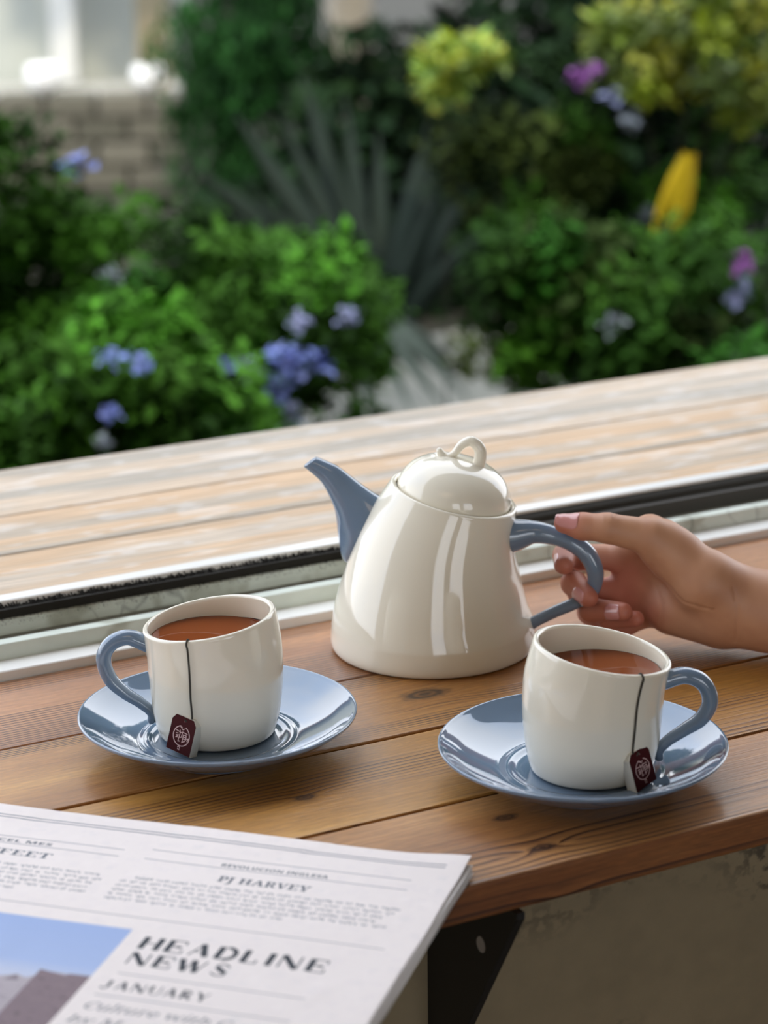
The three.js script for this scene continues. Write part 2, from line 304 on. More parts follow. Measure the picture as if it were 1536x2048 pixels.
crockery(SL, cupL, hL, TURN + Math.PI, baseL, { saucer: 'glossy blue saucer behind the newspaper, left of the teapot', cup: 'white teacup left of the teapot, blue handle on its left', tea: 'brown tea in the cup left of the teapot' });
crockery(SR, cupR, hR, TURN, baseR, { saucer: 'glossy blue saucer in front of the hand, right of the newspaper', cup: 'white teacup in front of the hand, blue handle on its right', tea: 'brown tea in the cup in front of the hand' });

// tea bag labels hanging on threads
function tagTexture(variant) {
  const c = document.createElement('canvas'); c.width = 256; c.height = 336; const x = c.getContext('2d');
  x.fillStyle = '#421012'; x.fillRect(0, 0, 256, 336); x.strokeStyle = '#d9b9b4'; x.fillStyle = '#d9b9b4'; x.lineCap = 'round';
  x.lineWidth = 9; x.beginPath(); x.ellipse(130, 178, 86, 92, 0, -1.2, 4.4); x.stroke();
  x.lineWidth = 8; const L = (...p) => { x.beginPath(); x.moveTo(p[0], p[1]); for (let i = 2; i < p.length; i += 2) x.lineTo(p[i], p[i + 1]); x.stroke(); };
  x.beginPath(); x.arc(132, 104, 13, 0.2, 3.6); x.stroke(); L(104, 96, 116, 106);
  L(54, 138, 108, 146); L(106, 130, 112, 160, 106, 236); L(108, 150, 136, 146, 132, 190, 112, 196); L(72, 168, 92, 164); L(76, 186, 98, 180, 78, 204, 96, 200);
  L(134, 138, 186, 142); L(148, 162, 180, 158, 184, 196, 150, 198, 148, 162); L(150, 180, 180, 178); L(150, 200, 148, 232, 176, 212); L(190, 186, 210, 176, 198, 206);
  L(112, 232, 124, 228); x.lineWidth = 7; x.beginPath(); x.arc(128, 292, 12, 3.4, 6.4); x.stroke(); L(120, 306, 124, 300); L(134, 302, 138, 310); x.globalAlpha = 0.6; L(132, 34, 136, 44);
  const t = new THREE.CanvasTexture(c); t.colorSpace = THREE.SRGBColorSpace; return t;
}
function teaBag(k, base, turn, phi, label, pose) {
  const t = thing('tea_bag_tag', label, 'tea tag', base, turn);
  const w = 0.0158, h = 0.0198, d = 0.0058, s = new THREE.Shape(); s.moveTo(-w / 2, 0); s.lineTo(w / 2, 0); s.lineTo(w / 2, h - 0.003); s.lineTo(w / 2 - 0.0022, h); s.lineTo(-w / 2 + 0.0022, h); s.lineTo(-w / 2, h - 0.003); s.closePath();
  const g = new THREE.ExtrudeGeometry(s, { depth: d, bevelEnabled: true, bevelSize: 0.0003, bevelThickness: 0.0003, bevelSegments: 1 }); g.translate(0, 0, -d);
  const out = V(Math.cos(phi), 0, Math.sin(phi)), top = cupSurface(k, phi, 0.42), foot = cupSurface(k, phi, 0.12);
  const body = obj('packet', g, M.paperwhite, t);
  body.userData.label = 'folded white paper';
  const pos = foot.clone().addScaledVector(out, d + pose.gap); pos.y = pose.y;
  const q = new THREE.Quaternion().setFromUnitVectors(V(0, 0, 1), out), lean = new THREE.Quaternion().setFromAxisAngle(V(1, 0, 0), -pose.lean), roll = new THREE.Quaternion().setFromAxisAngle(V(0, 0, 1), pose.roll), yaw = new THREE.Quaternion().setFromAxisAngle(V(0, 1, 0), pose.yaw);
  body.quaternion.copy(q).multiply(yaw).multiply(lean).multiply(roll); body.position.copy(pos);
  const sf = new THREE.ShapeGeometry(s); const p = sf.attributes.position, uv = sf.attributes.uv; for (let i = 0; i < p.count; i++) uv.setXY(i, p.getX(i) / w + 0.5, p.getY(i) / h);
  const fgeo = new THREE.ExtrudeGeometry(s, { depth: 0.0003, bevelEnabled: false }); { const p2 = fgeo.attributes.position, u2 = fgeo.attributes.uv; for (let i = 0; i < p2.count; i++) u2.setXY(i, p2.getX(i) / w + 0.5, p2.getY(i) / h); }
  fgeo.translate(0, 0, 0.0003);
  obj('printed_label', fgeo, phys({ map: tagTexture(), roughness: 0.55, specularIntensity: 0.3 }), body).userData.label = 'maroon label with a round emblem';
  // thread: from the tea over the lip and down to the label
  const top2 = V(0, h - 0.0012, 0.0009).applyQuaternion(body.quaternion).add(pos), pts = [];
  const rim = cupSurface(k, pose.ph2, 1), lift = V(Math.cos(pose.ph2), 0, Math.sin(pose.ph2));
  pts.push(rim.clone().addScaledVector(lift, -0.0062).add(V(0, -0.004, 0)), rim.clone().addScaledVector(lift, -0.0034).add(V(0, 0.0010, 0)), rim.clone().addScaledVector(lift, -0.0014).add(V(0, 0.0022, 0)), rim.clone().addScaledVector(lift, 0.0008).add(V(0, 0.0002, 0)));
  for (let i = 0; i < 4; i++) { const f = 0.9 - i * 0.15, ph = mix(pose.ph2, phi, i / 6 * pose.drift), c = cupSurface(k, ph, f); pts.push(c.addScaledVector(V(Math.cos(ph), 0, Math.sin(ph)), 0.0009)); }
  pts.push(top2);
  obj('thread', new THREE.TubeGeometry(new THREE.CatmullRomCurve3(pts, false, 'centripetal'), 80, 0.00055, 8), M.thread, t).userData.label = 'dark thin thread';
  return t;
}
// handle direction is phi 0; the viewer stands at phi = +90 degrees for the right cup, -90 for the left (turned) cup
teaBag(cupL, baseL, TURN + Math.PI, -Math.PI / 2 + 0.50, 'maroon tea tag leaning on the cup left of the teapot', { gap: 0.0022, y: 0.0022, lean: 0.20, roll: -0.16, yaw: -0.08, ph2: -Math.PI / 2 + 0.27, drift: 0.5 });
teaBag(cupR, baseR, TURN, Math.PI / 2 - 0.72, 'maroon tea tag leaning on the cup in front of the hand', { gap: 0.0022, y: 0.0022, lean: 0.20, roll: 0.16, yaw: 0.05, ph2: Math.PI / 2 - 0.52, drift: 0.2 });

// ------------------------------------------------------------------ teapot
const POT_TURN = TURN - 0.19;
{
  const t = thing('teapot', 'white slanted teapot with blue spout and handle, held by a hand', 'teapot', TP, POT_TURN);
  const par = [[0, 0.03, 5.7, 0], [0, 0.1, 6.02, 0], [0, 0.5, 6.17, 0], [0, 1.3, 6.13, 0], [0, 1.75, 6.06, 0.3], [-0.05, 2.87, 5.75, 2.5], [0.09, 4.76, 5.23, 5], [0.34, 6.64, 4.68, 8], [0.77, 8.19, 4.22, 11], [1.28, 9.45, 3.84, 13.5]];
  const outer = interp(par, 80), rings = [ring(0, 0.1, 5.2), ring(0, 0, 5.5)];
  for (const [c, y, r, tt] of outer) rings.push(ring(c, y, r, tt, 96));
  rings[0] = ring(0, 0.1, 5.2, 0, 96); rings[1] = ring(0, 0, 5.5, 0, 96);
  const last = outer[outer.length - 1];
  for (let q = 1; q <= 8; q++) { const a = q / 8 * Math.PI; rings.push(ring(last[0] + 0.03, last[1] + 0.17 * Math.sin(a), last[2] - 0.17 + 0.17 * Math.cos(a), last[3], 96)); }
  for (const [dy, r] of [[-0.1, 3.46], [-0.28, 3.44], [-0.3, 3.2], [-0.35, 0.4]]) rings.push(ring(1.28 + dy * Math.sin(0.23), last[1] + dy, r, last[3], 96));
  obj('body', cm(loft(rings)), M.ivory, t);
  // lid: dome in the slanted frame of the mouth
  const lid = new THREE.Group(); const a = 13.5 * Math.PI / 180;
  const prof = []; for (let i = 0; i <= 30; i++) { const q = i / 30 * Math.PI / 2; prof.push([Math.max(0.01, 3.42 * Math.pow(Math.cos(q), 0.86)), 0.02 + 2.3 * Math.pow(Math.sin(q), 1.0)]); }
  const under = [[0.01, -0.2], [3.1, -0.2], [3.36, -0.18], [3.43, -0.1]];
  const lg = lathe([...under, ...prof], 96); lg.rotateZ(-a); lg.translate(1.31, 9.48, 0); cm(lg); lg.computeVertexNormals();
  const lidMesh = obj('lid', lg, M.ivory, t);
  obj('knob', cm(strap([[0.42, 12.35, 0.16], [0.56, 12.02, 0.24], [0.9, 11.80, 0.24], [1.3, 11.98, 0.22], [1.86, 12.62, 0.27], [2.4, 12.82, 0.31], [2.88, 12.36, 0.35], [2.86, 11.6, 0.36], [2.6, 10.95, 0.42]], 0.95, 64, 18)), M.ivory, lidMesh);
  // spout: oval sections, hollow at the mouth
  const sp = [[-7.30, 11.19, 0.51, 0.47, 0.62], [-6.2, 10.5, 0.70, 0.58, 0.80], [-5.18, 9.2, 1.12, 0.8, 0.86], [-4.62, 8.09, 1.72, 1.05, 0.88], [-4.1, 7.1, 2.35, 1.3, 1.0], [-3.3, 6.9, 2.2, 1.2, 1.1]];
  const cs = [0, 1, 2, 3, 4].map((q) => new THREE.CatmullRomCurve3(sp.map((s, i) => V(i, s[q], 0)))), oval = (x, y, h, w, dir, n = 32) => { const o = []; for (let k = 0; k < n; k++) { const b = k / n * 2 * Math.PI, u = Math.cos(b) * h, v = Math.sin(b) * w; o.push(V(x + Math.cos(dir) * u, y + Math.sin(dir) * u, v)); } return o; };
  const outerS = []; for (let i = 0; i <= 40; i++) { const [x, y, h, w, d] = cs.map((c) => c.getPoint(i / 40).y); outerS.push(oval(x, y, h, w, d)); }
  const inner = []; for (let i = 8; i >= 0; i--) { const [x, y, h, w, d] = cs.map((c) => c.getPoint(i / 40).y); inner.push(oval(x, y, h - 0.13, w - 0.13, d)); }
  { const [x, y, h, w, d] = sp[0]; inner.push(oval(x - 0.05, y + 0.04, h - 0.06, w - 0.06, d)); }
  obj('spout', cm(loft([...inner, ...outerS])), M.blue, t).userData.label = 'grey blue curved spout';
  obj('handle', cm(strap([[3.9, 7.05, 1.25], [4.97, 7.18, 1.0], [6.1, 7.40, 0.68], [7.4, 7.20, 0.55], [8.41, 6.84, 0.56], [9.30, 6.10, 0.55], [9.72, 5.19, 0.52], [9.70, 4.29, 0.46], [9.30, 3.58, 0.42], [8.56, 3.10, 0.38], [7.37, 2.50, 0.36], [6.15, 1.80, 0.36], [5.6, 1.4, 0.38]], 1.0, 90, 22)), M.blue, t).userData.label = 'grey blue ear shaped handle';
}

// ------------------------------------------------------------------ the hand
{
  const t = thing('person', 'bare right hand and forearm closing its fingers round the teapot handle', 'person', TP, TURN);
  const F = {
    thumb: [[14.01, 6.48, 2.59, 1.30], [12.66, 7.50, 2.73, 1.08], [10.18, 8.05, 2.66, 0.86], [8.74, 8.09, 2.38, 0.78], [7.66, 8.22, 2.16, 0.58]],
    index: [[12.95, 6.66, 0.19, 1.10], [11.1, 5.25, -0.46, 0.82], [8.88, 5.2, -0.79, 0.76], [7.90, 5.62, 0.21, 0.70], [7.76, 5.44, 1.48, 0.58]],
    middle: [[12.6, 4.89, -0.48, 1.1], [11.15, 3.05, -0.66, 0.83], [8.91, 3.0, -0.89, 0.77], [8.38, 4.10, 0.9, 0.74], [9.12, 3.76, 2.65, 0.58]],
    ring: [[12.78, 3.32, -0.44, 1.05], [11.17, 1.72, -0.65, 0.8], [9.51, 1.74, -0.67, 0.74], [9.40, 2.55, 1.29, 0.72], [11.11, 2.93, 2.84, 0.58]],
    pinky: [[13.21, 2.17, -0.06, 0.95], [11.59, 1.05, -0.27, 0.68], [10.22, 1.25, -0.13, 0.61], [10.48, 1.90, 1.3, 0.58], [11.95, 2.36, 2.5, 0.49]],
  };
  const P = [ // palm, thumb ball, wrist and forearm
    [[12.95, 6.88, 0.19, 1.12], [17.5, 3.69, 2.27, 1.72]], [[12.75, 5.05, -0.45, 1.18], [17.57, 3.09, 1.88, 1.79]], [[12.92, 3.48, -0.41, 1.18], [17.3, 2.45, 1.83, 1.75]], [[13.47, 2.35, 0.29, 1.15], [16.96, 2.4, 2.16, 1.65]],
    [[13.57, 6.70, 2.51, 1.22], [15.87, 4.82, 3.15, 1.72]], [[15.87, 4.82, 3.15, 1.72], [17.97, 3.42, 3.0, 1.85]], [[13.37, 7.05, 1.67, 1.08], [14.25, 6.08, 1.84, 1.3]], [[14.23, 2.45, 1.44, 1.35], [16.88, 2.5, 2.65, 1.62]],
    [[17.47, 3.12, 2.56, 2.12], [19.77, 2.82, 3.0, 2.2]], [[19.77, 2.82, 3.0, 2.2], [24.35, 2.9, 3.88, 2.42]], [[24.35, 2.9, 3.88, 2.42], [28.6, 3.4, 4.7, 2.7]],
  ];
  const cap = (x, y, z, a, b) => {
    const bx = b[0] - a[0], by = b[1] - a[1], bz = b[2] - a[2], px = x - a[0], py = y - a[1], pz = z - a[2]; let h = (px * bx + py * by + pz * bz) / (bx * bx + by * by + bz * bz); h = h < 0 ? 0 : h > 1 ? 1 : h;
    return Math.hypot(px - bx * h, py - by * h, pz - bz * h) - (a[3] + (b[3] - a[3]) * h);
  };
  const smin = (a, b, k) => { const h = Math.max(k - Math.abs(a - b), 0) / k; return Math.min(a, b) - h * h * k * 0.25; };
  const fingers = Object.values(F), CREASE = [[[12.7, 6.1], [13.3, 5.0], [14.5, 4.0], [16.2, 3.7]], [[13.1, 4.4], [13.5, 3.2], [13.4, 1.8]], [[17.3, 5.0], [17.6, 3.4], [17.5, 1.6]]];
  const sdf = (x, y, z) => {
    let d = 9; for (const [a, b] of P) d = smin(d, cap(x, y, z, a, b), 0.9);
    let best = 9;
    for (const f of fingers) {
      const root = cap(x, y, z, f[0], f[1]); let e = root;
      for (let i = 1; i + 1 < f.length; i++) e = smin(e, cap(x, y, z, f[i], f[i + 1]), 0.28);
      d = smin(d, root, f === F.thumb ? 1.0 : 0.7); best = smin(best, e, 0.07);
    }
    d = smin(d, best, 0.16);
    // small wrinkles over the thumb joint and knuckles
    const w = (cx, cy, cz, r, f) => { const g = Math.exp(-((x - cx) ** 2 + (y - cy) ** 2 + (z - cz) ** 2) / (r * r)); return g * 0.018 * Math.sin(x * f + y * 2); };
    let groove = 0; if (z > 0 && x < 18.5) for (const q of CREASE) for (let i = 0; i + 1 < q.length; i++) { const a = q[i], b = q[i + 1], bx = b[0] - a[0], by = b[1] - a[1]; let h = ((x - a[0]) * bx + (y - a[1]) * by) / (bx * bx + by * by); h = h < 0 ? 0 : h > 1 ? 1 : h; const e = Math.hypot(x - a[0] - bx * h, y - a[1] - by * h); groove = Math.max(groove, Math.exp(-e * e / 0.012)); }
    return d + 0.05 * groove + w(10.3, 8.9, 2.8, 0.6, 26) + w(12.9, 7.9, 0.6, 0.9, 14);
  };
  // surface nets
  const nets = (x0, x1, y0, y1, z0, z1, h) => {
    const nx = Math.ceil((x1 - x0) / h), ny = Math.ceil((y1 - y0) / h), nz = Math.ceil((z1 - z0) / h), val = new Float32Array((nx + 1) * (ny + 1) * (nz + 1)), I = (i, j, k) => (k * (ny + 1) + j) * (nx + 1) + i;
    for (let k = 0; k <= nz; k++) for (let j = 0; j <= ny; j++) for (let i = 0; i <= nx; i++) val[I(i, j, k)] = sdf(x0 + i * h, y0 + j * h, z0 + k * h);
    const cell = new Int32Array(nx * ny * nz).fill(-1), pos = [], idx = [], C = (i, j, k) => (k * ny + j) * nx + i;
    for (let k = 0; k < nz; k++) for (let j = 0; j < ny; j++) for (let i = 0; i < nx; i++) {
      let n = 0, sx = 0, sy = 0, sz = 0;
      const v = (a, b, c) => val[I(i + a, j + b, k + c)];
      const e = (a, b, c, d2, f, g) => { const p = v(a, b, c), q = v(d2, f, g); if ((p < 0) !== (q < 0)) { const t = p / (p - q); sx += a + (d2 - a) * t; sy += b + (f - b) * t; sz += c + (g - c) * t; n++; } };
      e(0, 0, 0, 1, 0, 0); e(0, 1, 0, 1, 1, 0); e(0, 0, 1, 1, 0, 1); e(0, 1, 1, 1, 1, 1); e(0, 0, 0, 0, 1, 0); e(1, 0, 0, 1, 1, 0); e(0, 0, 1, 0, 1, 1); e(1, 0, 1, 1, 1, 1); e(0, 0, 0, 0, 0, 1); e(1, 0, 0, 1, 0, 1); e(0, 1, 0, 0, 1, 1); e(1, 1, 0, 1, 1, 1);
      if (n) { cell[C(i, j, k)] = pos.length / 3; pos.push(x0 + (i + sx / n) * h, y0 + (j + sy / n) * h, z0 + (k + sz / n) * h); }
    }
    const quad = (a, b, c, d2, flip) => { if (a < 0 || b < 0 || c < 0 || d2 < 0) return; flip ? idx.push(a, c, b, a, d2, c) : idx.push(a, b, c, a, c, d2); };
    for (let k = 1; k < nz; k++) for (let j = 1; j < ny; j++) for (let i = 1; i < nx; i++) {
      const s = val[I(i, j, k)] < 0;
      if (s !== (val[I(i + 1, j, k)] < 0)) quad(cell[C(i, j - 1, k - 1)], cell[C(i, j, k - 1)], cell[C(i, j, k)], cell[C(i, j - 1, k)], !s);
      if (s !== (val[I(i, j + 1, k)] < 0)) quad(cell[C(i - 1, j, k - 1)], cell[C(i - 1, j, k)], cell[C(i, j, k)], cell[C(i, j, k - 1)], !s);
      if (s !== (val[I(i, j, k + 1)] < 0)) quad(cell[C(i - 1, j - 1, k)], cell[C(i, j - 1, k)], cell[C(i, j, k)], cell[C(i - 1, j, k)], !s);
    }
    return [pos, idx];
  };
  const grad = (x, y, z) => { const e = 0.02; return V(sdf(x + e, y, z) - sdf(x - e, y, z), sdf(x, y + e, z) - sdf(x, y - e, z), sdf(x, y, z + e) - sdf(x, y, z - e)).normalize(); };
  const [pos, idx] = nets(6.6, 31.5, -0.4, 9.8, -2.9, 8.2, 0.15);
  const col = [], nor = [], tips = fingers.map((f) => f[4]);
  for (let i = 0; i < pos.length; i += 3) {
    const x = pos[i], y = pos[i + 1], z = pos[i + 2], n = grad(x, y, z); nor.push(n.x, n.y, n.z);
    let red = 0; for (const q of tips) red = Math.max(red, Math.exp(-((x - q[0]) ** 2 + (y - q[1]) ** 2 + (z - q[2]) ** 2) / 2.2));
    red = Math.max(red, 0.75 * sstep(13.8, 11.5, x) * sstep(6.8, 4.5, y));  // flushed inner fingers and palm
    const m = fbm(x * 1.3 + 9, y * 1.3 + z, 4, 3) - 0.5;
    col.push(mix(0.50, 0.52, red) * (1 + 0.2 * m), mix(0.252, 0.165, red) * (1 + 0.28 * m), mix(0.142, 0.110, red) * (1 + 0.28 * m));
  }
  const g = new THREE.BufferGeometry(); g.setAttribute('position', new THREE.Float32BufferAttribute(pos, 3)); g.setAttribute('normal', new THREE.Float32BufferAttribute(nor, 3)); g.setAttribute('color', new THREE.Float32BufferAttribute(col, 3)); g.setIndex(idx); cm(g);
  obj('hand', g, phys({ vertexColors: true, roughness: 0.5, sheen: 0.25, sheenColor: rgb(1, 0.6, 0.5), sheenRoughness: 0.5 }), t);
  // nails: small curved plates pressed on the finger surface. [centre, along, up(normal)]
  const nail = (c, along, out, len, wid, label) => {
    const A = V(...along).normalize(), N = V(...out).normalize(); N.addScaledVector(A, -N.dot(A)).normalize(); const B = V().crossVectors ? new THREE.Vector3().crossVectors(A, N) : null;
    const nu = 12, nv = 10, top = [], und = [];
    for (let i = 0; i <= nu; i++) for (let j = 0; j <= nv; j++) {
      const u = i / nu * 2 - 1, v = j / nv * 2 - 1, taper = u < 0 ? Math.sqrt(Math.max(0.02, 1 - 0.55 * u * u * u * u)) : Math.sqrt(Math.max(0.05, 1 - 0.8 * Math.pow(u, 4)));
      const ang = v * 0.95 * taper; // wrap around the finger axis
      const dir = N.clone().multiplyScalar(Math.cos(ang)).addScaledVector(B, Math.sin(ang)); const base = V(...c).addScaledVector(A, u * len / 2);
      let s = 0.2; const p = base.clone(); let hit = false;
      for (let q = 0; q < 60; q++) { p.copy(base).addScaledVector(dir, s); if (sdf(p.x, p.y, p.z) > 0) { hit = true; break; } s += 0.03; }
      let lo = s - 0.03, hi = s; for (let q = 0; q < 8; q++) { const m = (lo + hi) / 2; p.copy(base).addScaledVector(dir, m); sdf(p.x, p.y, p.z) > 0 ? hi = m : lo = m; }
      const rr = u > 0.5 ? Math.max(lo, wid * 0.86) : lo;
      top.push(base.clone().addScaledVector(dir, rr + 0.035 - 0.02 * v * v)); und.push(base.clone().addScaledVector(dir, rr - 0.03));
    }
    const ps = [], ix = [], W = nv + 1, push = (arr) => { for (const p of arr) ps.push(p.x, p.y, p.z); }; push(top); push(und); const O = top.length;
    for (let i = 0; i < nu; i++) for (let j = 0; j < nv; j++) { const a = i * W + j, b = a + 1, c2 = a + W, d = c2 + 1; ix.push(a, c2, b, b, c2, d, O + a, O + b, O + c2, O + b, O + d, O + c2); }
    const edge = []; for (let j = 0; j <= nv; j++) edge.push(j); for (let i = 1; i <= nu; i++) edge.push(i * W + nv); for (let j = nv - 1; j >= 0; j--) edge.push(nu * W + j); for (let i = nu - 1; i > 0; i--) edge.push(i * W);
    for (let i = 0; i < edge.length; i++) { const a = edge[i], b = edge[(i + 1) % edge.length]; ix.push(a, b, O + a, b, O + b, O + a); }
    const ng = new THREE.BufferGeometry(); ng.setAttribute('position', new THREE.Float32BufferAttribute(ps, 3)); ng.setIndex(ix); ng.computeVertexNormals(); cm(ng);
    const nm = obj('fingernail', ng, M.nail, t); if (label) nm.userData.label = label;
  };
  M.nail = phys({ color: rgb(0.62, 0.27, 0.25), roughness: 0.22, clearcoat: 0.8, clearcoatRoughness: 0.1, side: THREE.DoubleSide });
  const dirOf = (f, i = 3) => [f[i + 1][0] - f[i][0], f[i + 1][1] - f[i][1], f[i + 1][2] - f[i][2]], along = (f, k) => [0, 1, 2].map((q) => mix(f[3][q], f[4][q], k));
  nail(along(F.thumb, 0.85), dirOf(F.thumb), [-0.1, 0.75, 0.65], 1.35, 0.6, 'pink painted thumbnail');
  nail(along(F.index, 0.80), dirOf(F.index), [-0.95, -0.1, 0.2], 0.95, 0.55);
  nail(along(F.middle, 0.85), dirOf(F.middle), [0.1, -0.2, 1.0], 1.05, 0.55);
  nail(along(F.ring, 0.85), dirOf(F.ring), [0.1, 0.2, 1.0], 1.0, 0.55);
}

// ------------------------------------------------------------------ newspaper
{
  const PW = 0.34, PH = 0.30, K = 2048 / PW, c = document.createElement('canvas'); c.width = 2048; c.height = Math.round(PH * K); const x = c.getContext('2d');
  // page millimetres: u from the right edge leftwards, v from the top edge down; X(u) on the canvas grows to the right
  const X = (u) => (PW - u / 1000) * K, Y = (v) => v / 1000 * K, mm = K / 1000;
  x.fillStyle = '#efe6e2'; x.fillRect(0, 0, c.width, c.height);
  const r = rng(5); for (let i = 0; i < 5000; i++) { x.fillStyle = r() < 0.5 ? 'rgba(255,250,248,0.05)' : 'rgba(150,140,150,0.02)'; const s = 4 + r() * 30; x.fillRect(r() * c.width, r() * c.height, s, s); }
  const ink = '#3f444e', rule = (u0, u1, v, w = 0.5, col = '#6f747e') => { x.fillStyle = col; x.fillRect(X(u0), Y(v) - w * mm / 2, X(u1) - X(u0), w * mm); };
  rule(250, 9, 11.5, 0.8); rule(250, 9, 14.2, 0.8); rule(340, 250, 11.5, 0.8); rule(340, 250, 14.2, 0.8);
  rule(330, 165, 35, 0.5); rule(330, 165, 42.5, 0.5); rule(152, 21, 35.5 - 4.5, 0.5); rule(152, 20, 41.5, 0.5); rule(330, 13, 101, 0.5); rule(118, 32, 153.5, 0.5); rule(120, 32, 174, 0.5);
  const text = (s, u, v, size, font, width, col = ink, align = 'left') => { x.save(); x.font = `${font} ${size * mm}px ${font.includes('SERIF') ? 'serif' : 'sans-serif'}`.replace('SERIF', ''); x.fillStyle = col; x.textBaseline = 'alphabetic'; x.translate(X(u), Y(v)); const w = x.measureText(s).width; x.scale(width ? width * mm / w : 1, 1); x.fillText(s, 0, 0); x.restore(); };
  text('LA CEL MES', 241, 41.0, 4.2, 'bold', 40, '#5b606a'); text('REVOLUCION INGLESA', 114, 39.6, 4.4, 'bold', 54, '#62676f');
  text('BUFFEET', 246, 54.5, 8, 'bold SERIF', 50, '#6a6f78'); text('PJ HARVEY', 110, 55.5, 8, 'bold SERIF', 46, '#555a64');
  // high contrast display lettering: thick stems, hairline joins
  const disp = (s, u0, v0, h, w, thick = 0.24) => {
    const wd = (ch) => ({ I: 0.55, W: 1.35, N: 1.12, L: 0.9 }[ch] ?? 1), adv1 = w / [...s].reduce((a, ch) => a + wd(ch), 0); let run = u0; x.strokeStyle = '#343940'; x.lineCap = 'butt';
    [...s].forEach((ch, i) => {
      const adv = adv1 * wd(ch), bx = run, cw = adv * 0.78; run -= adv; const P = (fx, fy) => [X(bx - fx * cw), Y(v0 - fy * h)], th = thick * h * mm, hair = 0.05 * h * mm + 1.2;
      const T = (a, b) => { x.lineWidth = th; x.beginPath(); x.moveTo(...P(...a)); x.lineTo(...P(...b)); x.stroke(); }, H = (a, b) => { x.lineWidth = hair; x.beginPath(); x.moveTo(...P(...a)); x.lineTo(...P(...b)); x.stroke(); };
      const Q = (a, m1, m2, b, wd) => { x.lineWidth = wd; x.beginPath(); x.moveTo(...P(...a)); x.bezierCurveTo(...P(...m1), ...P(...m2), ...P(...b)); x.stroke(); };
      const S = { H: () => { T([0.12, 0], [0.12, 1]); T([0.88, 0], [0.88, 1]); H([0.12, 0.5], [0.88, 0.5]); }, E: () => { T([0.15, 0], [0.15, 1]); H([0.15, 0.98], [0.85, 0.98]); H([0.15, 0.5], [0.65, 0.5]); H([0.15, 0.02], [0.9, 0.02]); T([0.62, 0.42], [0.62, 0.58]); H([0.88, 0.98], [0.88, 0.75]); H([0.9, 0.02], [0.9, 0.28]); },
        A: () => { H([0.02, 0], [0.48, 1]); T([0.45, 1], [0.86, 0]); H([0.2, 0.34], [0.7, 0.34]); }, D: () => { T([0.15, 0], [0.15, 1]); H([0.15, 0.98], [0.45, 0.98]); H([0.15, 0.02], [0.45, 0.02]); Q([0.45, 0.98], [1.1, 0.95], [1.1, 0.05], [0.45, 0.02], th * 0.8); }, L: () => { T([0.2, 0], [0.2, 1]); H([0.2, 0.02], [0.9, 0.02]); H([0.9, 0.02], [0.9, 0.3]); },
        I: () => { T([0.5, 0], [0.5, 1]); }, N: () => { H([0.08, 0], [0.08, 1]); T([0.1, 1], [0.86, 0]); H([0.9, 0], [0.9, 1]); }, W: () => { T([0, 1], [0.3, 0]); H([0.3, 0], [0.5, 1]); T([0.48, 1], [0.76, 0]); H([0.76, 0], [1, 1]); }, S: () => { Q([0.85, 0.8], [0.6, 1.15], [0.0, 0.95], [0.3, 0.6], hair * 1.3); T([0.25, 0.68], [0.78, 0.32]); Q([0.75, 0.4], [1.0, 0.05], [0.4, -0.12], [0.12, 0.2], hair * 1.3); },
        J: () => { T([0.65, 1], [0.65, 0.25]); Q([0.65, 0.3], [0.6, -0.05], [0.2, -0.1], [0.15, 0.15], hair * 1.6); }, U: () => { T([0.12, 1], [0.12, 0.3]); Q([0.12, 0.32], [0.15, -0.1], [0.85, -0.1], [0.88, 0.35], hair); H([0.88, 0.3], [0.88, 1]); }, R: () => { T([0.15, 0], [0.15, 1]); Q([0.15, 0.98], [0.9, 1.02], [0.9, 0.5], [0.15, 0.5], hair * 1.6); T([0.4, 0.5], [0.85, 0]); }, Y: () => { T([0.05, 1], [0.48, 0.45]); H([0.48, 0.45], [0.92, 1]); T([0.48, 0.45], [0.48, 0]); } }[ch];
      S && S();
    });
  };
  disp('HEADLINE', 119, 129.5, 11.5, 90); disp('NEWS', 119, 144.5, 11.0, 50); disp('JANUARY', 121, 167.8, 7.2, 51, 0.2);
  text('Culture with C', 121, 186.5, 8.2, 'italic SERIF', 66, '#60656d'); text('by M', 123, 199, 8.2, 'italic SERIF', 24, '#60656d');
  // body copy too small to read in the photograph: broken grey strokes
  const body = (u0, u1, v0, n, step, h, lastTo) => { for (let i = 0; i < n; i++) { let u = u0 - (i === 0 ? 6 : 0); const end = i === n - 1 ? lastTo : u1; while (u > end) { const w = 2.5 + r() * 7; for (let q = 0; q < w - 0.8; q += 1.15) { x.fillStyle = `rgba(85,92,102,${0.35 + 0.4 * r()})`; x.fillRect(X(u - q), Y(v0 + i * step) - (0.55 + 0.5 * r()) * h * mm, 0.75 * mm, h * mm * (0.6 + 0.5 * r())); } u -= w + 1.3; } } };
  body(154, 23, 63, 6, 4.6, 2.1, 70); body(330, 166, 65, 6, 4.6, 2.1, 200); body(121, 30, 206, 12, 5.4, 2.4, 60);
